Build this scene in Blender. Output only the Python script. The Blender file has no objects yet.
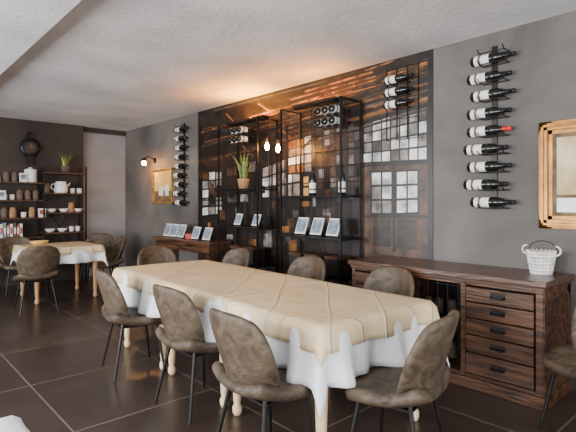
import bpy, math, random
from mathutils import Vector, Matrix
random.seed(4)
COL=bpy.context.scene.collection
pi=math.pi
# ---------------------------------------------------------------- materials
def mat(name,c1,c2=None,rough=0.6,scale=5,bump=0.0,bscale=None,metal=0,emit=0,stretch=(1,1,1),detail=6,lo=0.35,hi=0.65,spec=0.5,rough2=None,distort=0.0,bdist=.02):
    m=bpy.data.materials.new(name); m.use_nodes=True
    nt=m.node_tree; b=nt.nodes['Principled BSDF']
    b.inputs['Roughness'].default_value=rough; b.inputs['Metallic'].default_value=metal
    b.inputs['Specular IOR Level'].default_value=spec
    tc=nt.nodes.new('ShaderNodeTexCoord'); mp=nt.nodes.new('ShaderNodeMapping')
    mp.inputs['Scale'].default_value=stretch
    nt.links.new(tc.outputs['Object'],mp.inputs['Vector'])
    n=nt.nodes.new('ShaderNodeTexNoise'); n.inputs['Scale'].default_value=scale; n.inputs['Detail'].default_value=detail
    n.inputs['Distortion'].default_value=distort
    nt.links.new(mp.outputs['Vector'],n.inputs['Vector'])
    r=nt.nodes.new('ShaderNodeValToRGB')
    r.color_ramp.elements[0].position=lo; r.color_ramp.elements[1].position=hi
    r.color_ramp.elements[0].color=(*c1,1); r.color_ramp.elements[1].color=(*(c2 or c1),1)
    nt.links.new(n.outputs['Fac'],r.inputs['Fac'])
    nt.links.new(r.outputs['Color'],b.inputs['Base Color'])
    if rough2 is not None:
        mr=nt.nodes.new('ShaderNodeMapRange'); mr.inputs['From Min'].default_value=.3; mr.inputs['From Max'].default_value=.7
        mr.inputs['To Min'].default_value=rough; mr.inputs['To Max'].default_value=rough2
        nt.links.new(n.outputs['Fac'],mr.inputs['Value']); nt.links.new(mr.outputs['Result'],b.inputs['Roughness'])
    if bump:
        n2=nt.nodes.new('ShaderNodeTexNoise'); n2.inputs['Scale'].default_value=bscale or scale*4; n2.inputs['Detail'].default_value=5
        nt.links.new(mp.outputs['Vector'],n2.inputs['Vector'])
        bp=nt.nodes.new('ShaderNodeBump'); bp.inputs['Strength'].default_value=bump; bp.inputs['Distance'].default_value=bdist
        nt.links.new(n2.outputs['Fac'],bp.inputs['Height']); nt.links.new(bp.outputs['Normal'],b.inputs['Normal'])
    if emit:
        b.inputs['Emission Color'].default_value=(*c1,1); b.inputs['Emission Strength'].default_value=emit
    return m
M={}
M['wall']=mat('concrete_plaster',(.070,.062,.056),(.165,.15,.137),.68,1.1,.35,10,detail=10,lo=.3,hi=.7,distort=.4)
M['wallbrown']=mat('dark_brown_plaster',(.022,.014,.011),(.042,.03,.024),.8,2,.2,14)
M['grey']=mat('pale_grey_plaster',(.22,.22,.23),(.28,.28,.29),.8,2,.1)
M['ceil']=mat('rough_ceiling_plaster',(.52,.52,.535),(.68,.68,.695),.8,1.4,.4,22,detail=10,bdist=.012)
M['white_wall']=mat('white_plaster',(.55,.54,.52),(.6,.59,.57),.8,2,.1)
M['suede']=mat('worn_brown_suede',(.034,.023,.014),(.130,.095,.062),.55,11,.25,60,detail=12,lo=.32,hi=.74,spec=.4,distort=.9)
M['black']=mat('black_metal',(.004,.004,.005),(.010,.009,.009),.4,12,metal=.4)
M['wood']=mat('dark_walnut_wood',(.020,.008,.004),(.115,.052,.026),.42,6,.3,20,stretch=(4,.35,4),detail=8,distort=.8,spec=.35)
M['woodtop']=mat('dark_walnut_top',(.035,.015,.009),(.125,.06,.034),.28,6,.15,20,stretch=(5,.4,4),detail=8,distort=.6)
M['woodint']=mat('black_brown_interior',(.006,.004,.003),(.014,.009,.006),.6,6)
M['leg']=mat('pale_painted_wood',(.62,.44,.25),(.80,.62,.40),.45,4,stretch=(6,6,1))
M['legdark']=mat('honey_wood',(.35,.19,.08),(.45,.26,.12),.5,4,stretch=(6,6,1))
M['cloth']=mat('white_cotton',(.80,.82,.86),(.87,.885,.91),.85,4,.15,160)
M['glass']=mat('dark_bottle_glass',(.005,.006,.005),(.008,.009,.007),.12,3)
M['label']=mat('cream_paper_label',(.72,.71,.68),(.82,.81,.78),.7,20)
M['labeldark']=mat('printed_label_ink',(.06,.04,.03),(.14,.095,.065),.7,30)
M['foil']=mat('black_foil',(.010,.010,.014),(.022,.022,.026),.3,20,metal=.5)
M['foilred']=mat('red_foil',(.55,.02,.015),(.68,.04,.02),.35,20)
M['gold']=mat('antique_gold',(.22,.12,.035),(.50,.31,.10),.4,14,.3,40,metal=.5)
M['goldw']=mat('gilded_wood',(.22,.085,.01),(.48,.22,.035),.35,5,.15,stretch=(6,1,1),metal=.35)
M['artcream']=mat('painted_cream',(.42,.31,.13),(.66,.55,.34),.7,4)
M['artdark']=mat('painted_umber',(.06,.04,.02),(.2,.13,.06),.7,9)
M['artyellow']=mat('painted_ochre',(.5,.34,.08),(.7,.53,.18),.7,6)
M['white']=mat('white_ceramic',(.66,.66,.65),(.74,.74,.73),.3,4)
M['whitewire']=mat('whitewashed_wicker',(.5,.48,.45),(.78,.77,.75),.7,30)
M['leaf']=mat('green_leaf',(.04,.09,.02),(.18,.25,.05),.5,12,stretch=(1,1,4))
M['leafy']=mat('yellow_green_leaf',(.20,.22,.04),(.45,.42,.10),.5,12)
M['pot']=mat('terracotta_pot',(.30,.17,.08),(.38,.22,.11),.7,8)
M['bulb']=mat('glowing_bulb',(1,.40,.07),None,.4,3,emit=260)
M['shade']=mat('lit_lamp_glass',(1,.44,.10),None,.4,3,emit=340)
M['uplight']=mat('lit_tube_glass',(1,.37,.035),None,.4,3,emit=700)
M['uplight2']=mat('dimmed_tube_glass',(1,.36,.035),None,.4,3,emit=200)
M['brass']=mat('aged_brass',(.3,.19,.07),(.4,.27,.1),.35,12,metal=.8)
M['blue']=mat('printed_blue_card',(.05,.09,.14),(.30,.36,.42),.6,14)
M['card']=mat('white_card',(.6,.6,.6),(.7,.7,.7),.6,9)
M['cork']=mat('cork_brown',(.22,.12,.05),(.36,.22,.10),.8,40)
M['red']=mat('muted_red',(.35,.05,.04),(.42,.08,.06),.6,9)
M['yellow']=mat('straw_yellow',(.55,.38,.08),(.7,.5,.15),.6,20)
M['soil']=mat('dark_soil',(.02,.014,.01),(.04,.03,.02),.9,30)
# floor tiles
def floor_mat():
    m=bpy.data.materials.new('brown_stone_tile'); m.use_nodes=True; nt=m.node_tree; b=nt.nodes['Principled BSDF']
    tc=nt.nodes.new('ShaderNodeTexCoord'); mp=nt.nodes.new('ShaderNodeMapping')
    mp.inputs['Location'].default_value=(-0.95,-2.96,0)
    nt.links.new(tc.outputs['Object'],mp.inputs['Vector'])
    br=nt.nodes.new('ShaderNodeTexBrick'); br.offset=0; br.squash=1
    br.inputs['Scale'].default_value=1; br.inputs['Brick Width'].default_value=.98; br.inputs['Row Height'].default_value=.98
    br.inputs['Mortar Size'].default_value=.006; br.inputs['Mortar Smooth'].default_value=.1
    br.inputs['Color1'].default_value=(.038,.026,.021,1); br.inputs['Color2'].default_value=(.050,.035,.029,1); br.inputs['Mortar'].default_value=(.15,.12,.10,1)
    nt.links.new(mp.outputs['Vector'],br.inputs['Vector'])
    n=nt.nodes.new('ShaderNodeTexNoise'); n.inputs['Scale'].default_value=2.5; n.inputs['Detail'].default_value=8
    nt.links.new(tc.outputs['Object'],n.inputs['Vector'])
    mx=nt.nodes.new('ShaderNodeMix'); mx.data_type='RGBA'; mx.blend_type='MULTIPLY'; mx.inputs['Factor'].default_value=.5
    r=nt.nodes.new('ShaderNodeValToRGB'); r.color_ramp.elements[0].position=.3; r.color_ramp.elements[1].position=.7
    r.color_ramp.elements[0].color=(.5,.5,.5,1); r.color_ramp.elements[1].color=(1.3,1.25,1.2,1)
    nt.links.new(n.outputs['Fac'],r.inputs['Fac'])
    nt.links.new(br.outputs['Color'],mx.inputs['A']); nt.links.new(r.outputs['Color'],mx.inputs['B'])
    nt.links.new(mx.outputs['Result'],b.inputs['Base Color'])
    mr=nt.nodes.new('ShaderNodeMapRange'); mr.inputs['To Min'].default_value=.2; mr.inputs['To Max'].default_value=.45
    nt.links.new(n.outputs['Fac'],mr.inputs['Value']); nt.links.new(mr.outputs['Result'],b.inputs['Roughness'])
    bp=nt.nodes.new('ShaderNodeBump'); bp.inputs['Strength'].default_value=.3; bp.inputs['Distance'].default_value=.003; bp.invert=True
    nt.links.new(br.outputs['Fac'],bp.inputs['Height']); nt.links.new(bp.outputs['Normal'],b.inputs['Normal'])
    return m
M['floor']=floor_mat()
# cream linen cloth with ironed diagonal creases
def cream_mat():
    m=mat('cream_linen',(.66,.50,.29),(.76,.605,.38),.5,3,0)
    nt=m.node_tree; b=nt.nodes['Principled BSDF']; tc=[n for n in nt.nodes if n.type=='TEX_COORD'][0]
    wn=nt.nodes.new('ShaderNodeTexNoise'); wn.inputs['Scale'].default_value=.9
    nt.links.new(tc.outputs['Object'],wn.inputs['Vector'])
    vm=nt.nodes.new('ShaderNodeVectorMath'); vm.operation='MULTIPLY_ADD'; vm.inputs[1].default_value=(.2,.2,0)
    nt.links.new(wn.outputs['Color'],vm.inputs[0]); nt.links.new(tc.outputs['Object'],vm.inputs[2])
    sep=nt.nodes.new('ShaderNodeSeparateXYZ'); nt.links.new(vm.outputs[0],sep.inputs[0])
    outs=[]
    for op in ('ADD','SUBTRACT'):
        a=nt.nodes.new('ShaderNodeMath'); a.operation=op; nt.links.new(sep.outputs['X'],a.inputs[0]); nt.links.new(sep.outputs['Y'],a.inputs[1])
        s=nt.nodes.new('ShaderNodeMath'); s.operation='MULTIPLY'; s.inputs[1].default_value=2.1; nt.links.new(a.outputs[0],s.inputs[0])
        f=nt.nodes.new('ShaderNodeMath'); f.operation='PINGPONG'; f.inputs[1].default_value=.5; nt.links.new(s.outputs[0],f.inputs[0])
        g=nt.nodes.new('ShaderNodeMapRange'); g.inputs['From Min'].default_value=0; g.inputs['From Max'].default_value=.035; g.inputs['To Min'].default_value=1; g.inputs['To Max'].default_value=0
        nt.links.new(f.outputs[0],g.inputs['Value']); outs.append(g.outputs[0])
    mxx=nt.nodes.new('ShaderNodeMath'); mxx.operation='MAXIMUM'; nt.links.new(outs[0],mxx.inputs[0]); nt.links.new(outs[1],mxx.inputs[1])
    n=nt.nodes.new('ShaderNodeTexNoise'); n.inputs['Scale'].default_value=5; nt.links.new(tc.outputs['Object'],n.inputs['Vector'])
    ad=nt.nodes.new('ShaderNodeMath'); ad.operation='MULTIPLY_ADD'; ad.inputs[1].default_value=.5
    nt.links.new(mxx.outputs[0],ad.inputs[0]); nt.links.new(n.outputs['Fac'],ad.inputs[2])
    bp=nt.nodes.new('ShaderNodeBump'); bp.inputs['Strength'].default_value=.8; bp.inputs['Distance'].default_value=.017
    nt.links.new(ad.outputs[0],bp.inputs['Height']); nt.links.new(bp.outputs['Normal'],b.inputs['Normal'])
    return m
M['cream']=cream_mat()
# ---------------------------------------------------------------- mesh builder
class MB:
    def __init__(s): s.v=[]; s.f=[]; s.mi=[]; s.sm=[]
    def add(s,vs,fs,mi=0,sm=False):
        o=len(s.v); s.v+= [tuple(x) for x in vs]
        for f in fs: s.f.append([o+i for i in f]); s.mi.append(mi); s.sm.append(sm)
        return s
    def box(s,c,d,mi=0,rot=None):
        x,y,z=[q/2 for q in d]; vs=[Vector(p) for p in [(-x,-y,-z),(x,-y,-z),(x,y,-z),(-x,y,-z),(-x,-y,z),(x,-y,z),(x,y,z),(-x,y,z)]]
        if rot: 
            R=Matrix.Rotation(rot[2],3,'Z')@Matrix.Rotation(rot[1],3,'Y')@Matrix.Rotation(rot[0],3,'X'); vs=[R@p for p in vs]
        vs=[p+Vector(c) for p in vs]
        return s.add(vs,[(0,3,2,1),(4,5,6,7),(0,1,5,4),(1,2,6,5),(2,3,7,6),(3,0,4,7)],mi)
    def bb(s,a,b,mi=0):
        return s.box([(a[i]+b[i])/2 for i in range(3)],[abs(b[i]-a[i]) for i in range(3)],mi)
    def tube(s,p,q,r1,r2=None,n=10,mi=0):
        r2=r1 if r2 is None else r2; p=Vector(p); q=Vector(q); d=(q-p).normalized()
        a=d.orthogonal().normalized(); b=d.cross(a); vs=[]
        for (c,r) in ((p,r1),(q,r2)):
            for i in range(n):
                t=2*pi*i/n; vs.append(c+a*r*math.cos(t)+b*r*math.sin(t))
        fs=[(i,(i+1)%n,n+(i+1)%n,n+i) for i in range(n)]
        s.add(vs,fs,mi,True); s.add(vs[:n],[tuple(range(n))[::-1]],mi); s.add(vs[n:],[tuple(range(n))],mi); return s
    def path(s,pts,r,n=8,mi=0):
        for a,b in zip(pts,pts[1:]): s.tube(a,b,r,r,n,mi)
        return s
    def lathe(s,prof,n=20,c=(0,0,0),mi=0,axis='Z'):
        vs=[]
        for (r,z) in prof:
            r=max(r,.0004)
            for i in range(n):
                t=2*pi*i/n; x,y,w=r*math.cos(t),r*math.sin(t),z
                if axis=='Y': x,y,w=x,w,y
                vs.append((x+c[0],y+c[1],w+c[2]))
        fs=[]
        for j in range(len(prof)-1):
            for i in range(n):
                f=(j*n+i,j*n+(i+1)%n,(j+1)*n+(i+1)%n,(j+1)*n+i)
                fs.append(f if axis=='Z' else f[::-1])
        return s.add(vs,fs,mi,True)
    def grid(s,fn,nu,nv,mi=0):
        vs=[fn(i/nu,j/nv) for j in range(nv+1) for i in range(nu+1)]
        w=nu+1
        return s.add(vs,[(j*w+i,j*w+i+1,(j+1)*w+i+1,(j+1)*w+i) for j in range(nv) for i in range(nu)],mi,True)
    def build(s,name,mats,parent=None,loc=(0,0,0),rot=0,bevel=0,solid=0,soff=0,sub=0,label=None,cat=None,group=None,kind=None):
        me=bpy.data.meshes.new(name); me.from_pydata(s.v,[],s.f)
        if not isinstance(mats,(list,tuple)): mats=[mats]
        for m in mats: me.materials.append(M[m] if isinstance(m,str) else m)
        for p,mi,sm in zip(me.polygons,s.mi,s.sm): p.material_index=mi; p.use_smooth=sm
        me.update()
        o=bpy.data.objects.new(name,me); COL.objects.link(o)
        o.location=loc; o.rotation_euler=(0,0,rot)
        if parent: o.parent=parent
        if solid:
            md=o.modifiers.new('solid','SOLIDIFY'); md.thickness=solid; md.offset=soff
        if bevel:
            md=o.modifiers.new('bevel','BEVEL'); md.width=bevel; md.segments=2; md.limit_method='ANGLE'
        if sub:
            md=o.modifiers.new('sub','SUBSURF'); md.levels=sub; md.render_levels=sub
        if label: o['label']=label
        if cat: o['category']=cat
        if group: o['group']=group
        if kind: o['kind']=kind
        return o
def thing(name,label,cat,loc=(0,0,0),rot=0,group=None,scale=1):
    e=bpy.data.objects.new(name,None); e.empty_display_size=.1; COL.objects.link(e)
    e.location=loc; e.rotation_euler=(0,0,rot); e.scale=(scale,)*3
    e['label']=label; e['category']=cat
    if group: e['group']=group
    return e
def dup(root,loc,rot=None,label=None,scale=None):
    ch={}
    for ob in list(COL.objects):
        if ob.parent: ch.setdefault(ob.parent.name,[]).append(ob)
    def rec(o,par):
        c=o.copy(); COL.objects.link(c)
        if par: c.parent=par
        for k in ch.get(o.name,[]): rec(k,c)
        return c
    c=rec(root,None); c.location=loc
    if rot is not None: c.rotation_euler=rot if isinstance(rot,tuple) else (0,0,rot)
    if label: c['label']=label
    if scale: c.scale=(scale,)*3
    return c
# ---------------------------------------------------------------- constants
H=1.38; W=3.9; C=2.80; YB=9.1; XL=-2.6; YF=-2.6
R=math.radians
# ---------------------------------------------------------------- shell
MB().bb((XL,YF,-.1),(W,YB,0)).build('floor','floor',kind='structure')
MB().bb((XL,YF,C),(W,YB,C+.12)).build('ceiling','ceil',kind='structure')
MB().bb((W,YF-.15,-.1),(W+.15,YB+.15,C+.12)).build('wall_right','wall',kind='structure')
MB().bb((XL-.15,YB,-.1),(W,YB+.15,C+.12)).build('wall_back','grey',kind='structure')
MB().bb((XL,YB-.16,0),(3.04,YB,C)).build('wall_back_panel','wallbrown',kind='structure')
MB().bb((3.04,YB-.05,C-.09),(W,YB,C)).build('trim_1','wallbrown',kind='structure')
MB().bb((XL,YF,C-.12),(1.05,YB-.16,C)).build('trim_2','ceil',kind='structure')
b=MB(); z0,z1=.5,2.4
wins=[(-1.4,.6),(1.4,3.6),(4.4,6.6)]
b.bb((XL-.15,YF-.15,-.1),(XL,YB,z0)); b.bb((XL-.15,YF-.15,z1),(XL,YB,C+.12))
ys=[YF-.15]+[q for w in wins for q in w]+[YB]
for i in range(0,len(ys),2): b.bb((XL-.15,ys[i],z0),(XL,ys[i+1],z1))
b.build('wall_left','white_wall',kind='structure')
for k,(a,c) in enumerate(wins):
    f=MB()
    for y in (a+.03,(a+c)/2,c-.03): f.bb((XL-.1,y-.03,z0),(XL-.04,y+.03,z1))
    for z in (z0+.03,1.5,z1-.03): f.bb((XL-.1,a,z-.03),(XL-.04,c,z+.03))
    f.build('window_%d'%(k+1),'white_wall',kind='structure')
b=MB(); b.bb((XL,YF-.15,-.1),(W,YF,.3)); b.bb((XL,YF-.15,2.4),(W,YF,C+.12)); b.bb((XL,YF-.15,.3),(-.8,YF,2.4)); b.bb((3.2,YF-.15,.3),(W,YF,2.4))
b.build('wall_front','white_wall',kind='structure')
f=MB()
for x in (-.77,.2,1.2,2.2,3.17): f.bb((x-.03,YF-.1,.3),(x+.03,YF-.04,2.4))
for z in (.33,2.37): f.bb((-.8,YF-.1,z-.03),(3.2,YF-.04,z+.03))
f.build('window_4','black',kind='structure')
MB().bb((W-.012,YF,0),(W,2.29,.07)).build('baseboard_right','wallbrown',kind='structure')
# ---------------------------------------------------------------- mural (printed wallpaper, flat on the wall)
def wp(u,v):
    d=2476.5/(u+139.7); return ((d-2.6247)/.7396, H+(203-v)*d/470)
mur=['m_base','m_beam','m_black','m_win','m_steel','m_rust','m_floor','m_glow','m_win2','m_warm']
M['m_base']=mat('mural_dark',(.004,.003,.003),(.034,.020,.013),.4,7,lo=.38,hi=.8,detail=12,distort=1.5)
M['m_beam']=mat('mural_beam',(.05,.022,.008),(.50,.19,.035),.4,6,detail=8,distort=1,lo=.42,hi=.72)
M['m_black']=mat('mural_black',(.003,.0025,.0025),(.010,.008,.007),.4,7)
M['m_win']=mat('mural_window',(.22,.22,.21),(.70,.71,.70),.4,6,detail=9,lo=.36,hi=.58)
M['m_win2']=mat('mural_window_dim',(.04,.036,.03),(.27,.25,.22),.4,8,detail=9,lo=.35,hi=.65)
M['m_steel']=mat('mural_steel',(.02,.018,.017),(.10,.092,.085),.4,6)
M['m_rust']=mat('mural_rust',(.018,.009,.005),(.085,.040,.02),.4,9)
M['m_floor']=mat('mural_floor',(.006,.0045,.004),(.035,.022,.015),.4,4,stretch=(1,1,3))
M['m_glow']=mat('mural_warm',(.4,.18,.04),(.8,.48,.16),.4,8)
M['m_warm']=mat('mural_warm_dim',(.05,.022,.007),(.26,.11,.03),.4,6,detail=9)
mb=MB(); layer=[0]
def mp_(pts,mi):
    layer[0]+=1; x=W-.003-layer[0]*.00001
    vs=[(x,)+wp(*p) for p in pts]; mb.add(vs,[tuple(range(len(pts)))],mi)
def ml(a,c,w,mi):
    dx,dy=c[0]-a[0],c[1]-a[1]; L=math.hypot(dx,dy); nx,ny=-dy/L*w/2,dx/L*w/2
    mp_([(a[0]+nx,a[1]+ny),(c[0]+nx,c[1]+ny),(c[0]-nx,c[1]-ny),(a[0]-nx,a[1]-ny)],mi)
def ceilv(u): return 48-.2705*(u-433)
def panes(u0,u1,vt0,vt1,vb0,vb1,nx,ny,mis,rnd):
    mp_([(u0-1,vt0-1),(u1+1,vt1-1),(u1+1,vb1+1),(u0-1,vb0+1)],2)
    for i in range(nx):
        for j in range(ny):
            def P(a,c_):
                u=u0+(u1-u0)*a; t=vt0+(vt1-vt0)*a; bo=vb0+(vb1-vb0)*a
                return (u,t+(bo-t)*c_)
            g=.08
            a0,a1=(i+g)/nx,(i+1-g)/nx; c0,c1=(j+g)/ny,(j+1-g)/ny
            mp_([P(a0,c0),P(a1,c0),P(a1,c1),P(a0,c1)],rnd.choice(mis))
def pipe(a,c,w,hm):
    ml(a,c,w,5); ml((a[0],a[1]+w*.3),(c[0],c[1]+w*.3),w*.35,2); ml((a[0],a[1]-w*.22),(c[0],c[1]-w*.22),w*.22,hm)
y0,y1=wp(433,0)[0],wp(198,0)[0]
mb.bb((W-.003,y0,0),(W-.0005,y1,C-.002),0)
rn=random.Random(11)
mp_([(198,240),(433,262),(433,380),(198,310)],6)
for k in range(40):
    u0=rn.uniform(199,380); L=rn.uniform(35,140); u1=min(431,u0+L)
    off0=rn.uniform(4,60)*(.6+.4*(u0-198)/235); sl=rn.uniform(-.42,-.16)
    v0=ceilv(u0)+off0; v1=v0+sl*(u1-u0)
    if v1<ceilv(u1)+2: u1=u0+(u1-u0)*.5; v1=v0+sl*(u1-u0)
    if v1<ceilv(u1)+2: continue
    ml((u0,v0),(u1,v1),rn.uniform(.6,2.2),rn.choice([1,5,2,4,5,9,2,2,2]))
for k in range(40):
    u0=rn.uniform(200,415); L=rn.uniform(8,34); u1=min(431,u0+L); v0=ceilv(u0)+rn.uniform(3,45); v1=v0+rn.uniform(.3,1.1)*(u1-u0)
    ml((u0,v0),(u1,v1),rn.uniform(.7,1.8),rn.choice([2,2,5,9,2]))
panes(262,300,168,152,198,197,5,3,[3,8,8,5],rn)
panes(202,222,172,171,216,214,3,5,[8,3,5,8],rn)
panes(226,256,168,160,178,172,4,1,[8,5],rn)
panes(288,312,142,134,174,172,3,4,[3,8,7,9],rn)
panes(318,342,128,120,200,198,4,7,[8,5,2,2,5],rn)
panes(348,360,120,116,200,200,2,7,[8,5,2,4],rn)
panes(363,427,124,106,163,160,7,4,[3,3,8,8,4],rn)
mp_([(362,167),(428,163),(428,262),(362,256)],5)
panes(371,392,172,171,214,214,2,3,[3,3,8],rn)
panes(396,418,171,170,214,213,2,3,[3,3,3],rn)
mp_([(373,219),(391,219),(391,247),(373,246)],6); mp_([(397,219),(417,219),(417,250),(397,248)],6)
panes(303,315,176,175,198,198,2,2,[7,9],rn)
for a,c,w,m in [((200,133),(428,64),2.0,1),((200,147),(350,101),2,5),((210,160),(428,101),2.5,5),((240,160),(330,90),2.5,5),((300,150),(385,76),2.5,2),
    ((330,150),(420,70),2.5,5),((270,112),(352,92),3,9),((352,94),(428,73),1.2,1),((345,122),(428,98),3.5,9),((260,150),(345,124),2,2),
    ((290,100),(428,62),1.6,1),((360,110),(428,90),1.4,9)]: ml(a,c,w,m)
pipe((290,124),(430,84),6,9); pipe((240,124),(430,72),3.5,1); pipe((205,143),(300,118),3,9); pipe((318,140),(430,108),3,4)
for x,a,c,w in [(200,128,250,3),(224,150,240,2),(260,140,240,2.4),(287,125,245,2.6),(314,115,240,2.6),(345,100,262,4),(361,98,262,3),(394,165,252,3),(430,52,262,5),(244,160,240,1.6),(272,150,235,1.6)]:
    ml((x,a),(x,c),w,2)
for y in (200,206,219,232): ml((198,y),(362,y+1),1.4,2)
for k in range(44):
    u0=rn.uniform(204,352); v0=rn.uniform(180,245); s=rn.uniform(2,9); h_=rn.uniform(2,12)
    mp_([(u0,v0),(u0+s,v0),(u0+s,v0+h_),(u0,v0+h_)],rn.choice([2,5,4,9,5,2,8]))
ml((364,216.5),(428,216.5),3,2); ml((362,166),(428,162),3,2)
mb.build('wall_mural',mur,label='photographic mural of a derelict industrial hall with beams and windows',cat='mural')
# ---------------------------------------------------------------- chair
def chair():
    e=thing('dining_chair','brown worn suede shell chair with black metal legs','chair')
    def back(a,c):
        u=a*2-1; v=c
        hw=.175+.075*math.sin(min(v/.62,1)*pi/2)
        hw*=1-.24*max(0,(v-.6)/.4)**2.6
        x=hw*u; y=-.185-.115*v**1.15+(.125-.045*v)*u*u
        z=.415+v*.44*(1-.09*abs(u)**3)
        return (x,y,z)
    MB().grid(back,12,9).build('backrest','suede',e,solid=.036,soff=0,sub=1)
    def seat(a,c):
        t=a*2-1; s=c*2-1
        x=.25*t*math.sqrt(1-.30*s*s); y=.01+.23*s*math.sqrt(1-.30*t*t)
        z=.455+.045*abs(t)**3*(1-c)+.05*max(0,-s)**3-.02*max(0,s)**4
        return (x,y,z)
    MB().grid(seat,10,10).build('seat','suede',e,solid=.065,soff=-1,sub=1)
    for sx in (-1,1):
        for sy in (-1,1):
            MB().tube((sx*.15,sy*.13,.42),(sx*.215,sy*.20-.01,0),.013,.009,10).build('leg','black',e)
    fr=MB(); fr.box((0,0,.392),(.33,.29,.012)); fr.build('seat_frame','black',e)
    return e
CH=[((1.60,1.92),-92),((1.72,2.80),-88),((1.69,3.76),-99),((2.05,1.42),12),
    ((2.99,2.28),88),((3.05,3.28),92),((3.02,4.42),90),((2.62,5.04),176),
    ((1.66,6.62),-2),((2.84,7.35),84),((1.8,8.12),180),((2.95,8.08),140),((3.17,.82),72)]
lab={0:'brown suede shell chair at the long table beside a turned leg',3:'brown suede shell chair at the end of the long table',7:'brown suede shell chair at the far table end near the console',12:'brown suede shell chair standing alone beside the sideboard'}
c0=chair()
for i,((x,y),a) in enumerate(CH):
    l=lab.get(i,'brown suede shell chair at the long cream-covered table' if i<8 else 'brown suede shell chair at the small square table')
    if i==0: o=c0; o.location=(x,y,0); o.rotation_euler=(0,0,R(a)); o['label']=l
    else: o=dup(c0,(x,y,0),R(a),l)
    o['group']='suede dining chairs'
# ---------------------------------------------------------------- tables
LEGP=[(.022,0),(.030,.02),(.032,.05),(.020,.075),(.026,.10),(.030,.2),(.037,.42),(.040,.5),(.026,.53),(.034,.55),(.034,.575),(.026,.595)]
def table(L,Wd,loc,rot,label,legm='leg',group=None):
    e=thing('dining_table',label,'table',loc,rot,group)
    MB().box((0,0,.735),(Wd,L,.03)).build('tabletop',legm,e,bevel=.004)
    ap=MB(); 
    for s in (-1,1):
        ap.box((s*(Wd/2-.07),0,.68),(.02,L-.13,.08)); ap.box((0,s*(L/2-.07),.68),(Wd-.13,.02,.08))
    ap.build('apron',legm,e)
    for sx in (-1,1):
        for sy in (-1,1):
            l=MB(); c=(sx*(Wd/2-.075),sy*(L/2-.075),0)
            l.lathe([(.001,0)]+LEGP,16,c); l.box((c[0],c[1],.657),(.075,.075,.125)); l.build('leg',legm,e)
    return e
TR=R(-2.3); TC=Vector((2.25,3.02,0)); RM=Matrix.Rotation(TR,3,'Z')
TL,TW=2.82,.97
for s in (-1,0,1):
    table(TL/3-.004,TW,TC+RM@Vector((0,s*TL/3,0)),TR,'dining table with pale turned wooden legs pushed into a long row',group='tables of the long row')
def cloth(rect,trect,h,out,rip,name,m,loc,rot,label,cut=None,ph=0,step=.035,parent=None):
    x0,x1,y0,y1=rect; a0,a1,b0,b1=trect
    nu=int((x1-x0)/step); nv=int((y1-y0)/step)
    def fn(i,j):
        x=x0+(x1-x0)*i; y=y0+(y1-y0)*j
        ov=max(a0-x,x-a1,0)
        if cut:
            yc,sgn=cut
            full=(y-yc)*sgn
            tot=abs((y0 if sgn<0 else y1)-yc)
            y=yc+sgn*(full+(tot-full)*min(1,1.3*ov/tot))
        bx=min(max(x,a0),a1); by=min(max(y,b0),b1)
        dx,dy=x-bx,y-by; l=math.hypot(dx,dy)
        if l<1e-6: return (x,y,h+.0015*math.sin(x*7+ph)*math.sin(y*6))
        ux,uy=dx/l,dy/l
        s=(by if abs(dx)>abs(dy) else bx)
        o=out+l*.10+l*rip*math.sin(13*s+ph)+l*rip*.6*math.sin(29*s+ph*2)
        if abs(dx)>.01 and abs(dy)>.01:
            k=min(abs(ux),abs(uy)); o=out+l*.10+l*.18*k+l*rip*(1-k)*math.sin(13*s+ph)
        return (bx+ux*o,by+uy*o,h-l*.97+min(l,.01))
    return MB().grid(fn,nu,nv).build(name,m,parent,loc,rot,solid=.0025,soff=1,label=label,cat='tablecloth')
hx,hy=TW/2,TL/2; d=.31
cloth((-hx-d,hx+d,-hy-d,hy+d),(-hx,hx,-hy,hy),.753,.010,.16,'white_tablecloth','cloth',TC,TR,'white cotton tablecloth with hanging pointed corners on the long table')
d=.14
cloth((-hx-d,hx+d,-hy-d,-.47),(-hx,hx,-hy,hy),.758,.020,.10,'cream_table_topper','cream',TC,TR,'cream linen topper laid over white cloth at the table end',cut=(-.47,-1),ph=1)
cloth((-hx-d,hx+d,-.465,hy+d),(-hx,hx,-hy,hy),.7585,.020,.10,'cream_table_topper','cream',TC,TR,'cream linen topper laid over the rest of the long table',cut=(-.465,1),ph=2)
T2=Vector((2.17,7.42,0)); table(.93,.93,T2,0,'small square dining table with turned honey wood legs','legdark')
h=.465;d=.24
cloth((-h-d,h+d,-h-d,h+d),(-h,h,-h,h),.753,.01,.14,'white_tablecloth','cloth',T2,0,'white cotton tablecloth on the small square table')
d=.11
cloth((-h-d,h+d,-h-d,h+d),(-h,h,-h,h),.758,.02,.10,'cream_table_topper','cream',T2,0,'cream linen topper on the small square table',ph=3)
MB().lathe([(.001,0),(.07,.0),(.11,.03),(.13,.06),(.122,.06),(.10,.03),(.06,.012),(.001,.01)],24).build('bread_bowl','yellow',loc=(1.95,7.6,.762),label='shallow straw-yellow bowl on the small table',cat='bowl')
T3=Vector((-.11,1.13,0)); table(.9,.9,T3,0,'square dining table with white cloth beside the window')
h=.45;d=.2
cloth((-h-d,h+d,-h-d,h+d),(-h,h,-h,h),.753,.01,.14,'white_tablecloth','cloth',T3,0,'white cotton tablecloth on the table beside the window')
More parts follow.
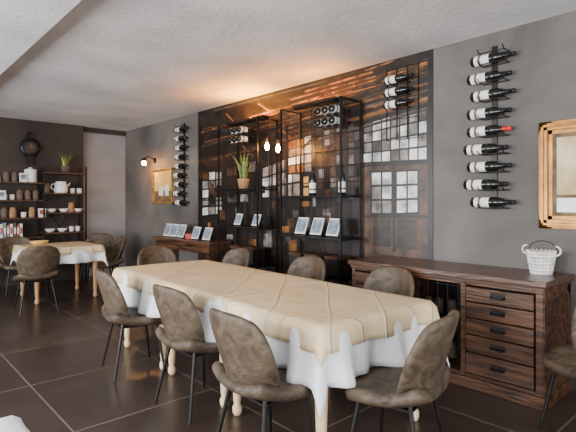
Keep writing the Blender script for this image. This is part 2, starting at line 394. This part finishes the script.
# ---------------------------------------------------------------- sideboard
sx0,sx1=3.36,3.885; sy0,sy1=1.17,2.81; st=.857
SB=thing('sideboard','dark walnut sideboard with drawers and open wine bay','sideboard',(sx0,sy0,0))
D=sx1-sx0; L=sy1-sy0
MB().bb((-.03,-.03,st-.042),(D,L+.03,st)).build('top','woodtop',SB,bevel=.006)
MB().bb((-.014,-.012,st-.068),(D,L+.012,st-.042)).build('moulding','wood',SB,bevel=.004)
bd=MB(); z0=.085; z1=st-.068
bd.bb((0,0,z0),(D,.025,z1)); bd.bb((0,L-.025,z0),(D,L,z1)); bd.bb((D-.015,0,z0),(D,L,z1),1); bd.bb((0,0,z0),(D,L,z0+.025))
div=[.56,1.07]
for y in div: bd.bb((0,y-.012,z0),(D,y+.012,z1))
bd.bb((0,0,z1-.02),(D,L,z1)); 
bd.bb((-.006,0,z0),(0.004,.045,z1)); bd.bb((-.006,div[0]-.02,z0),(.004,div[0]+.02,z1)); bd.bb((-.006,div[1]-.02,z0),(.004,div[1]+.02,z1)); bd.bb((-.006,L-.04,z0),(.004,L,z1))
bd.bb((0,-.008,z0),(.06,0,z1)); bd.bb((D-.06,-.008,z0),(D,0,z1)); bd.bb((.05,-.008,z1-.07),(D-.01,0,z1)); bd.bb((.05,-.008,z0),(D-.01,0,z0+.07))
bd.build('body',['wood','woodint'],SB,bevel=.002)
MB().bb((-.02,-.02,0),(D,L+.02,.085)).build('plinth','wood',SB,bevel=.008)
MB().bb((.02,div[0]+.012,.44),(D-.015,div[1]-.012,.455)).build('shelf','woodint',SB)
def drawers(ya,yb,hs):
    zt=z1-.028; tot=zt-(z0+.03); S=sum(hs)
    for q in hs:
        c=zt-.005; a=zt-q/S*tot+.005; zt-=q/S*tot
        dr=MB().bb((-.014,ya+.006,a),(.30,yb-.006,c)).build('drawer','wood',SB,bevel=.004)
        yc=(ya+yb)/2; zc=(a+c)/2+.008
        hd=MB()
        hd.bb((-.018,yc-.052,zc-.016),(-.0135,yc+.052,zc+.022))
        hd.path([(-.014,yc-.045,zc),(-.038,yc-.042,zc-.012),(-.038,yc+.042,zc-.012),(-.014,yc+.045,zc)],.0055,8)
        hd.build('handle','black',dr)
drawers(.05,div[0]-.02,(1,1.05,1.1,1.15,1.4)); drawers(div[1]+.02,L-.04,(1,1.05,1.1,1.15,1.4))
g=MB()
for k in range(6):
    y=div[0]+.04+k*(div[1]-div[0]-.08)/5; g.tube((-.002,y,z0+.03),(-.002,y,z1-.02),.003,n=6)
for z in (z0+.05,.26,.44,.62,z1-.04): g.tube((-.004,div[0]+.02,z),(-.004,div[1]-.02,z),.003,n=6)
g.build('wire_gate','black',SB)
# basket
bk=thing('wicker_basket','whitewashed wicker basket with loop handle on the sideboard','basket',(3.72,1.31,st+.001),scale=1.12)
w=MB(); n=20
for k in range(7):
    z=.004+k*.022; r=.062+.022*k/6+.003*(k%2)
    w.lathe([(r-.005,z-.004),(r+.006,z),(r+.002,z+.010),(r-.005,z+.014)],24)
for i in range(n):
    t=2*pi*i/n; w.tube((.060*math.cos(t),.060*math.sin(t),0),(.088*math.cos(t),.088*math.sin(t),.155),.005,n=6)
w.lathe([(.001,.004),(.06,.004),(.06,.0),(.001,.0)],20)
w.build('basket_body','whitewire',bk)
hh=MB(); hh.path([(.03,.088*math.cos(t),.15+.065*math.sin(t)) for t in [pi*i/12 for i in range(13)]],.003); hh.build('handle','black',bk)
for a in (-1,1):
    hh=MB(); hh.path([(0,a*(.088+.03*math.sin(t)),.125+.03-.03*math.cos(t)) for t in [pi*i/8 for i in range(9)]],.006); hh.build('side_loop','whitewire',bk)
jp=[(.001,0),(.035,0),(.04,.01),(.04,.09),(.03,.11),(.03,.125),(.001,.125)]
j=MB().lathe(jp,16).build('storage_jar','labeldark',loc=(3.60,1.95,.456),label='small dark jar inside the sideboard bay',cat='jar',group='jars in the sideboard')
for p in ((3.62,2.08,.456),(3.60,2.17,.456),(3.60,1.95,.1115),(3.62,2.10,.1115)): dup(j,p)
# ---------------------------------------------------------------- bottles + racks
def bottle(loc,red=False,label='dark wine bottle with cream label lying in wall rack',group=None):
    e=thing('wine_bottle',label,'bottle',loc,0,group)
    pr=[(.001,0),(.030,0),(.037,.006),(.037,.185),(.034,.205),(.022,.235),(.0145,.255),(.0140,.30),(.016,.302),(.016,.312),(.001,.312)]
    MB().lathe([(r,.16-z) for r,z in pr],18,axis='Y').build('bottle_glass','glass',e)
    MB().lathe([(.038,.16-.03),(.038,.16-.14)],18,axis='Y').build('bottle_label',['label'],e)
    MB().lathe([(.0386,.16-.06),(.0386,.16-.078)],18,axis='Y').build('label_band','labeldark',e)
    MB().lathe([(.0155,.16-.24),(.0155,.16-.30),(.017,.16-.302),(.017,.16-.314),(.001,.16-.314)],14,axis='Y').build('foil_capsule','foilred' if red else 'foil',e)
    return e
def rack(y,ztop,n,grp,first):
    e=thing('wine_rack','black iron ladder wine rack fixed to the wall','wine rack',(W,y,0))
    zb=ztop-.11-(n-1)*.148-.06
    fr=MB()
    fr.bb((-.014,-.022,zb),(-.002,.022,ztop))
    fr.build('rack_rail','black',e)
    for k in range(n+1):
        z=ztop-.02 if k==0 else ztop-.11-(k-1)*.148
        h=MB()
        ln=.12
        h.path([(-.005,-ln,z-.048),(-.11,-ln,z-.048),(-.145,-ln,z-.02)],.0045,6)
        h.path([(-.005,ln*.7,z-.048),(-.11,ln*.7,z-.048),(-.145,ln*.7,z-.02)],.0045,6)
        h.tube((-.012,-ln,z-.048),(-.012,ln*.7,z-.048),.0045,n=6); h.tube((-.11,-ln,z-.048),(-.11,ln*.7,z-.048),.0045,n=6)
        h.build('bottle_holder','black',e)
    for k in range(n):
        z=ztop-.11-k*.148
        p=(W-.060,y+(.02 if k%2 else -.01)+ (0.03 if 3<k<8 else 0),z)
        if k==4 and first['red']: o=bottle(p,True,'dark wine bottle with red capsule lying in wall rack',grp)
        elif first.get('b') is None: o=first['b']=bottle(p,False,group=grp)
        else:
            o=dup(first['b'],p); o['group']=grp
        o.scale=(1.13,)*3
fb={'red':True,'b':None}
rack(1.73,2.68,9,'bottles in the near wall rack',fb); fb['red']=False
rack(6.78,2.68,9,'bottles in the far wall rack',fb)
# ---------------------------------------------------------------- pictures
def picture(y0,y1,z0,z1,fw,fm,label,art):
    e=thing('framed_picture',label,'picture',(W,(y0+y1)/2,(z0+z1)/2))
    hy,hz=(y1-y0)/2,(z1-z0)/2
    f=MB()
    for (t,o_,i_) in ((.02,0,fw),(.04,fw*.12,fw*.7),(.05,fw*.25,fw*.45)):
        f.bb((-t,-hy+o_,hz-i_),(0,hy-o_,hz-o_)); f.bb((-t,-hy+o_,-hz+o_),(0,hy-o_,-hz+i_))
        f.bb((-t,-hy+o_,-hz+o_),(0,-hy+i_,hz-o_)); f.bb((-t,hy-i_,-hz+o_),(0,hy-o_,hz-o_))
    f.build('picture_frame',fm,e,bevel=.003)
    c=MB(); iy,iz=hy-fw+.005,hz-fw+.005
    c.bb((-.012,-iy,-iz),(-.002,iy,iz),0)
    for q_,(a,b_,c_,d_,mi) in enumerate(art):
        x=-.0125-.0003*q_; c.add([(x,-iy+2*iy*p,-iz+2*iz*q) for p,q in ((a,b_),(c_,b_),(c_,d_),(a,d_))],[(0,3,2,1)],mi)
    c.build('canvas',['artcream','artdark','artyellow','white'],e)
picture(.55,1.385,1.185,2.0,.10,'goldw','painting of a pale field in a wide gilded frame',[(0,0,1,1,1),(.05,.05,.95,.95,0),(.05,.05,.95,.22,3),(.05,.22,.95,.26,1),(.3,.26,.6,.48,2)])
picture(7.12,7.86,1.36,1.98,.045,'gold','still-life painting of cups in a thin gold frame',[(0,0,1,.35,1),(0,.35,1,1,2),(.2,.2,.4,.55,3),(.5,.2,.75,.5,3)])
wl=thing('wall_lamp','black swing-arm wall lamp with glowing glass above painting','lamp',(W,7.80,2.14))
MB().lathe([(.001,-.02),(.05,-.02),(.05,0),(.001,0)],16,axis='Y').build('wall_plate','black',wl)
MB().path([(0,0,0),(-.12,0,.06),(-.22,0,.03)],.008).build('arm','black',wl)
MB().lathe([(.012,.03),(.03,.02),(.06,-.03),(.055,-.03),(.028,.01)],20,(-.22,0,0)).build('lamp_shade','black',wl)
MB().lathe([(.001,-.10),(.028,-.09),(.038,-.05),(.02,-.01),(.001,0)],14,(-.22,0,0)).build('bulb','shade',wl)
# ---------------------------------------------------------------- bracket bulbs on the mural
def wallbulb(loc):
    e=thing('bracket_lamp','bare warm filament bulb hanging from black wall bracket','lamp',loc,group='bracket bulbs')
    MB().path([(0,0,.08),(0,0,.18),(.08,0,.22),(W-.006-loc[0],0,.22)],.004,8).build('arm','black',e)
    MB().lathe([(.001,.10),(.014,.095),(.016,.045),(.013,.04)],14).build('socket','brass',e)
    MB().lathe([(.001,-.05),(.015,-.044),(.025,-.02),(.024,.0),(.014,.03),(.012,.045)],16).build('bulb_glass','bulb',e)
    return e
wallbulb((3.60,4.13,2.02)); wallbulb((3.60,4.33,2.06))
# ---------------------------------------------------------------- display shelves in front of mural
def dshelf(y0,y1,zs,ztop,label,tower):
    e=thing('display_shelf',label,'shelf',(3.55,y0,0)); L=y1-y0; Dp=.31
    for x in (0,Dp):
        for y in (0,L):
            MB().bb((x-.009,y-.009,0),(x+.009,y+.009,ztop)).build('post','black',e)
    for z in zs: 
        s=MB(); s.bb((-.01,-.01,z-.02),(Dp+.01,L+.01,z)); s.build('shelf','black',e,bevel=.003)
    g=MB()
    for k in range(1,5): g.tube((Dp,L*k/5,zs[0]),(Dp,L*k/5,ztop),.004,n=6)
    for z in (zs[-1]+.15,zs[-1]+.33,zs[-1]+.5,zs[-1]+.68): g.tube((Dp,0,z),(Dp,L,z),.004,n=6)
    for x in (0,Dp): g.tube((x,0,ztop-.01),(x,L,ztop-.01),.007,n=6)
    for y in (0,L): g.tube((0,y,ztop-.01),(Dp,y,ztop-.01),.007,n=6)
    a,b_=tower
    for x in (.07,Dp-.07):
        for z in (ztop-.1,ztop-.22): g.tube((x,a,z-.042),(x,b_,z-.042),.005,n=6)
        for y in (a,b_): g.tube((x,y,ztop-.27),(x,y,ztop-.01),.004,n=6)
    for y in (a,b_): 
        g.tube((0,y,ztop-.01),(Dp,y,ztop-.01),.004,n=6)
    g.build('grid_back','black',e)
    return e
dshelf(4.45,5.28,(.2,.62,1.08,1.56),2.42,'tall black iron display shelf holding plant and bottles',(.28,.70))
dshelf(3.12,4.02,(.2,.62,1.02,1.46),2.45,'tall black iron display shelf holding cards and bottles',(.04,.42))
b0=fb['b']
def lay(p,g,lb='dark wine bottle lying across the top of the iron shelf'):
    o=dup(b0,p,(0,0,R(90)),lb,1.0); o['group']=g
for yy in (4.84,4.94,5.04):
    for z in (2.32,2.20): lay((3.70,yy,z),'bottles on the iron shelf')
for yy in (3.25,3.35,3.45):
    for z in (2.35,2.23): lay((3.70,yy,z),'bottles on the iron shelf')
# tube lamps resting on top of the shelves, washing the ceiling with warm light
def tubelamp(yc,L,ztop,m):
    tl=thing('tube_lamp','slim black trough lamp on the iron shelf washing warm light upward','lamp',(3.70,yc,ztop),group='trough lamps')
    MB().bb((-.05,-L/2-.02,0),(.05,L/2+.02,.008)).build('lamp_tray','black',tl)
    for s in (-1,1): MB().bb((s*.05-.004,-L/2-.02,0),(s*.05+.004,L/2+.02,.04)).build('side_lip','black',tl)
    for s in (-1,1): MB().bb((-.054,s*(L/2+.02)-.004,0),(.054,s*(L/2+.02)+.004,.04)).build('end_cap','black',tl)
    MB().tube((0,-L/2,.022),(0,L/2,.022),.010,n=12).build('lamp_tube',m,tl)
tubelamp(4.86,.70,2.422,'uplight'); tubelamp(3.62,.60,2.452,'uplight2')
e=thing('wine_rack','small black iron grid rack with bottles fixed on the mural','wine rack',(W-.004,2.45,0))
g=MB()
for y in (0,.12,.24,.36): g.bb((-.010,y-.004,2.0),(.0,y+.004,2.70))
for z in (2.0,2.2,2.4,2.6,2.70): g.bb((-.011,0,z-.004),(.0,.36,z+.004))
g.build('rack_grid','black',e)
for z in (2.34,2.46,2.58):
    g=MB()
    for y in (.08,.26): g.path([(-.01,y,z-.045),(-.10,y,z-.045),(-.13,y,z-.02)],.004,6)
    g.tube((-.01,.08,z-.045),(-.01,.26,z-.045),.004,n=6)
    g.build('bottle_holder','black',e)
    o=dup(b0,(W-.07,2.63,z),None,'dark wine bottle lying in the small grid rack',1.0); o['group']='bottles in the small grid rack'
def snake(loc,n,hmax,label,potm='pot'):
    e=thing('potted_plant',label,'plant',loc)
    MB().lathe([(.001,0),(.06,0),(.08,.12),(.085,.13),(.075,.13),(.07,.11),(.001,.11)],20).build('plant_pot',potm,e)
    MB().lathe([(.07,.114),(.001,.116)],20).build('soil','soil',e)
    for k in range(n):
        t=2*pi*k/n*1.6+random.random(); hh=hmax*(.55+.45*random.random()); lean=.04+.08*random.random(); r=.012+.03*random.random()
        def fn(i,j,t=t,hh=hh,lean=lean,r=r):
            wv=.026*math.sin(pi*min(j*.9+.12,1))*(1-j**4)+.001; q=(i*2-1)*wv
            rr=r+lean*j*j
            return (rr*math.cos(t)-q*math.sin(t),rr*math.sin(t)+q*math.cos(t),.11+hh*j)
        MB().grid(fn,2,8).build('leaf','leafy' if k%3==0 else 'leaf',e,solid=.003)
snake((3.68,4.90,1.562),12,.40,'snake plant with upright green leaves in clay pot on iron shelf')
def frame_stand(loc,w,hh,label,group):
    e=thing('picture_card',label,'card',loc,0,group)
    MB().box((.05,0,hh/2+.01),(.012,w,hh),rot=(0,R(20),0)).build('card_board','card',e)
    MB().box((.044,0,hh/2+.012),(.010,w*.84,hh*.8),rot=(0,R(20),0)).build('printed_face','blue',e)
    MB().box((.11,0,hh*.4),(.008,.03,hh*.82),rot=(0,R(-18),0)).build('easel_strut','black',e)
for y in (3.32,3.56,3.80): frame_stand((3.62,y,1.021),.16,.19,'printed blue and white card on black easel on iron shelf','cards on the iron shelf')
for y in (4.62,5.0): frame_stand((3.62,y,1.081),.13,.15,'printed blue and white card standing on iron shelf','cards on the iron shelf')
for (x,y,z) in ((3.7,3.3,.621),(3.7,3.6,.621),(3.7,3.85,.621),(3.7,4.7,.621),(3.7,5.0,.621)):
    e=thing('storage_box','dark brown lidded box on the iron shelf','box',(x,y,z),0,'boxes on the iron shelves')
    MB().box((0,0,.09),(.2,.18,.18)).build('box_body','woodint',e,bevel=.004); MB().box((0,0,.19),(.21,.19,.03)).build('box_lid','wood',e,bevel=.004)
for (y,z) in ((3.25,1.461),(3.68,1.461)):
    o=dup(b0,(3.72,y,z+.161),(R(-90),0,0),'dark wine bottle standing on the iron shelf',1.0); o['group']='standing bottles on the iron shelf'
# ---------------------------------------------------------------- console
cs=thing('console_table','dark brown wooden console table against the mural','console',(3.48,5.42,0))
MB().bb((0,0,.80),(.38,1.6,.845)).build('top','woodtop',cs,bevel=.005)
MB().bb((.02,.03,.68),(.36,1.57,.80)).build('apron','wood',cs,bevel=.003)
for x in (.04,.34):
    for y in (.05,1.55): MB().bb((x-.025,y-.025,0),(x+.025,y+.025,.69)).build('leg','wood',cs,bevel=.003)
MB().bb((.03,.05,.2),(.35,1.55,.225)).build('lower_shelf','wood',cs)
for y in (6.8,6.58,6.36,5.95,5.65): frame_stand((3.56,y,.846),.18,.20 if y>6 else .18,'printed pale card on black easel on the console','cards on the console')
MB().lathe([(.001,0),(.07,0),(.075,.01),(.075,.07),(.07,.08),(.001,.08)],20).build('round_tin','red',loc=(3.62,6.14,.846),label='small round red tin on the console',cat='tin')
# ---------------------------------------------------------------- back shelving
YS=8.55
bs=thing('wall_shelving','black iron shelving with dark shelves against brown wall','shelf',(1.15,YS,0))
for x in (0,1.12,1.80):
    for y in (0,.34): MB().bb((x-.012,y-.012,0),(x+.012,y+.012,1.92 if x<1.2 else 2.02)).build('post','black',bs)
ZL=(.36,.82,1.14,1.43,1.72); ZR=(.36,.88,1.22,1.55,1.90)
for z in ZL: MB().bb((0,-.01,z-.022),(1.11,.35,z)).build('shelf','wood',bs)
for z in ZR: MB().bb((1.12,-.01,z-.022),(1.81,.35,z)).build('shelf','wood',bs)
MB().tube((1.12,.34,.4),(1.8,.34,1.5),.005,n=6).build('brace','black',bs)
MB().tube((1.8,.33,.4),(1.12,.33,1.5),.005,n=6).build('brace','black',bs)
def lt(name,label,cat,prof,m,x,z,y=YS+.14,group=None):
    return MB().lathe(prof,20).build(name,m,loc=(x,y,z+.001),label=label,cat=cat,group=group)
can=[(.001,0),(.09,0),(.095,.01),(.095,.20),(.085,.22),(.03,.23),(.03,.25),(.001,.255)]
lt('canister','tall white lidded canister on the shelving','canister',can,'white',2.10,1.72)
k=thing('enamel_jug','white enamel jug with handle on the shelving','jug',(2.58,YS+.15,1.551))
MB().lathe([(.001,0),(.10,0),(.11,.02),(.105,.13),(.085,.18),(.09,.2),(.001,.2)],20).build('jug_body','white',k)
MB().path([(-.09,0,.16),(-.15,0,.15),(-.16,0,.09),(-.10,0,.04)],.008).build('handle','white',k)
MB().tube((.09,0,.1),(.15,0,.18),.018,.01).build('spout','white',k)
bowl=[(.001,0),(.04,0),(.05,.008),(.09,.06),(.085,.06),(.04,.014),(.001,.012)]
cup=[(.001,0),(.03,0),(.04,.01),(.042,.09),(.037,.09),(.035,.012),(.001,.01)]
jar=[(.001,0),(.045,0),(.05,.01),(.05,.12),(.04,.14),(.042,.165),(.001,.17)]
def rep(name,label,cat,prof,m,pts,group):
    o=None
    for p in pts:
        if o is None: o=lt(name,label,cat,prof,m,p[0],p[1],group=group)
        else:
            c=o.copy(); COL.objects.link(c); c.location=(p[0],YS+.12+.06*random.random(),p[1]+.001)
rep('bowl','small white bowl on the shelving','bowl',bowl,'white',[(2.42,1.22),(2.62,1.22),(2.86,1.22),(2.4,.88),(2.6,.88)],'bowls on the shelving')
rep('cup','white cup on the shelving','cup',cup,'white',[(1.72,1.43),(1.83,1.43),(1.62,1.72),(2.78,1.55),(2.88,1.55),(2.00,1.14),(2.75,.88),(2.86,.88)],'cups on the shelving')
rep('spice_jar','dark glass jar on the shelving','jar',jar,'labeldark',[(1.94,1.43),(2.06,1.43),(2.18,1.43),(1.72,1.14),(2.35,1.55),(1.75,1.72),(1.87,1.72)],'jars on the shelving')
rep('honey_jar','amber jar on the shelving','jar',jar,'cork',[(1.84,1.14),(2.12,1.14),(2.74,1.22)],'amber jars on the shelving')
cols=['red','card','blue','cork','card','labeldark','red','card']
for i in range(8):
    e=thing('book','%s book standing on the shelving'%({'red':'red','card':'white','blue':'blue','cork':'tan','labeldark':'brown'}[cols[i]]),'book',(1.62+i*.047,YS+.15,.821),0,'books on the shelving')
    MB().box((0,.0,.10+.01*(i%3)),(.036,.15,.20+.02*(i%3))).build('book_cover',cols[i],e,bevel=.002)
    MB().box((0,-.072,.11),(.028,.008,.10)).build('spine_label','card' if cols[i]!='card' else 'red',e)
for i,(x,z) in enumerate(((1.66,1.43),(2.25,1.14),(1.97,1.72))):
    e=thing('greeting_card','small white card leaning on the shelving','card',(x,YS+.03,z+.001),0,'cards on the shelving')
    MB().box((0,.01,.075),(.12,.006,.15),rot=(R(-8),0,0)).build('card_sheet','card',e); MB().box((0,.005,.085),(.08,.006,.07),rot=(R(-8),0,0)).build('card_print','red' if i%2 else 'blue',e)
snake((2.66,YS+.17,1.901),11,.30,'leafy green plant in dark pot on top of the shelving','labeldark')
wc=thing('wall_clock','round black iron wall clock with bracket on brown wall','clock',(2.15,YB-.16,2.33))
MB().lathe([(.001,-.05),(.12,-.05),(.15,-.045),(.16,-.02),(.15,0),(.001,0)],28,axis='Y').build('clock_case','black',wc)
MB().lathe([(.001,-.052),(.09,-.052)],24,axis='Y').build('clock_face','wallbrown',wc)
b=MB(); b.box((0,-.02,.19),(.05,.02,.10)); b.path([(-.06,-.02,.16),(-.03,-.02,.24),(0,-.02,.27),(.03,-.02,.24),(.06,-.02,.16)],.012); b.build('bracket','black',wc)
b=MB(); b.box((0,-.03,-.22),(.10,.03,.16)); b.tube((-.08,-.03,-.16),(.08,-.03,-.16),.015); b.build('pendulum_box','black',wc)
b=MB(); b.box((0,-.056,.03),(.008,.004,.06)); b.box((.022,-.056,0),(.044,.004,.008)); b.build('clock_hands','brass',wc)
# ---------------------------------------------------------------- lights
def area(name,loc,rot,sx,sy,p,c):
    l=bpy.data.lights.new(name,'AREA'); l.shape='RECTANGLE'; l.size=sx; l.size_y=sy; l.energy=p; l.color=c
    o=bpy.data.objects.new(name,l); COL.objects.link(o); o.location=loc; o.rotation_euler=rot; return o
for k,(a,c) in enumerate(wins): area('daylight_window',(XL+.02,(a+c)/2,1.45),(0,R(-90),0),1.8,2.1,(180,290,250)[k],(.99,.99,1))
area('daylight_front',(1.2,YF+.02,1.35),(R(90),0,0),3.9,2.0,175,(1,.99,.98))
w=bpy.data.worlds.new('world'); bpy.context.scene.world=w; w.use_nodes=True
bg=w.node_tree.nodes['Background']; bg.inputs[0].default_value=(.75,.85,1,1); bg.inputs[1].default_value=1.0
# ---------------------------------------------------------------- camera
cd=bpy.data.cameras.new('camera'); cd.sensor_width=36; cd.lens=470/576*36; cd.shift_y=-13/576
co=bpy.data.objects.new('camera',cd); COL.objects.link(co); co.location=(0,0,H); co.rotation_euler=(R(90),0,R(-42.3))
bpy.context.scene.camera=co
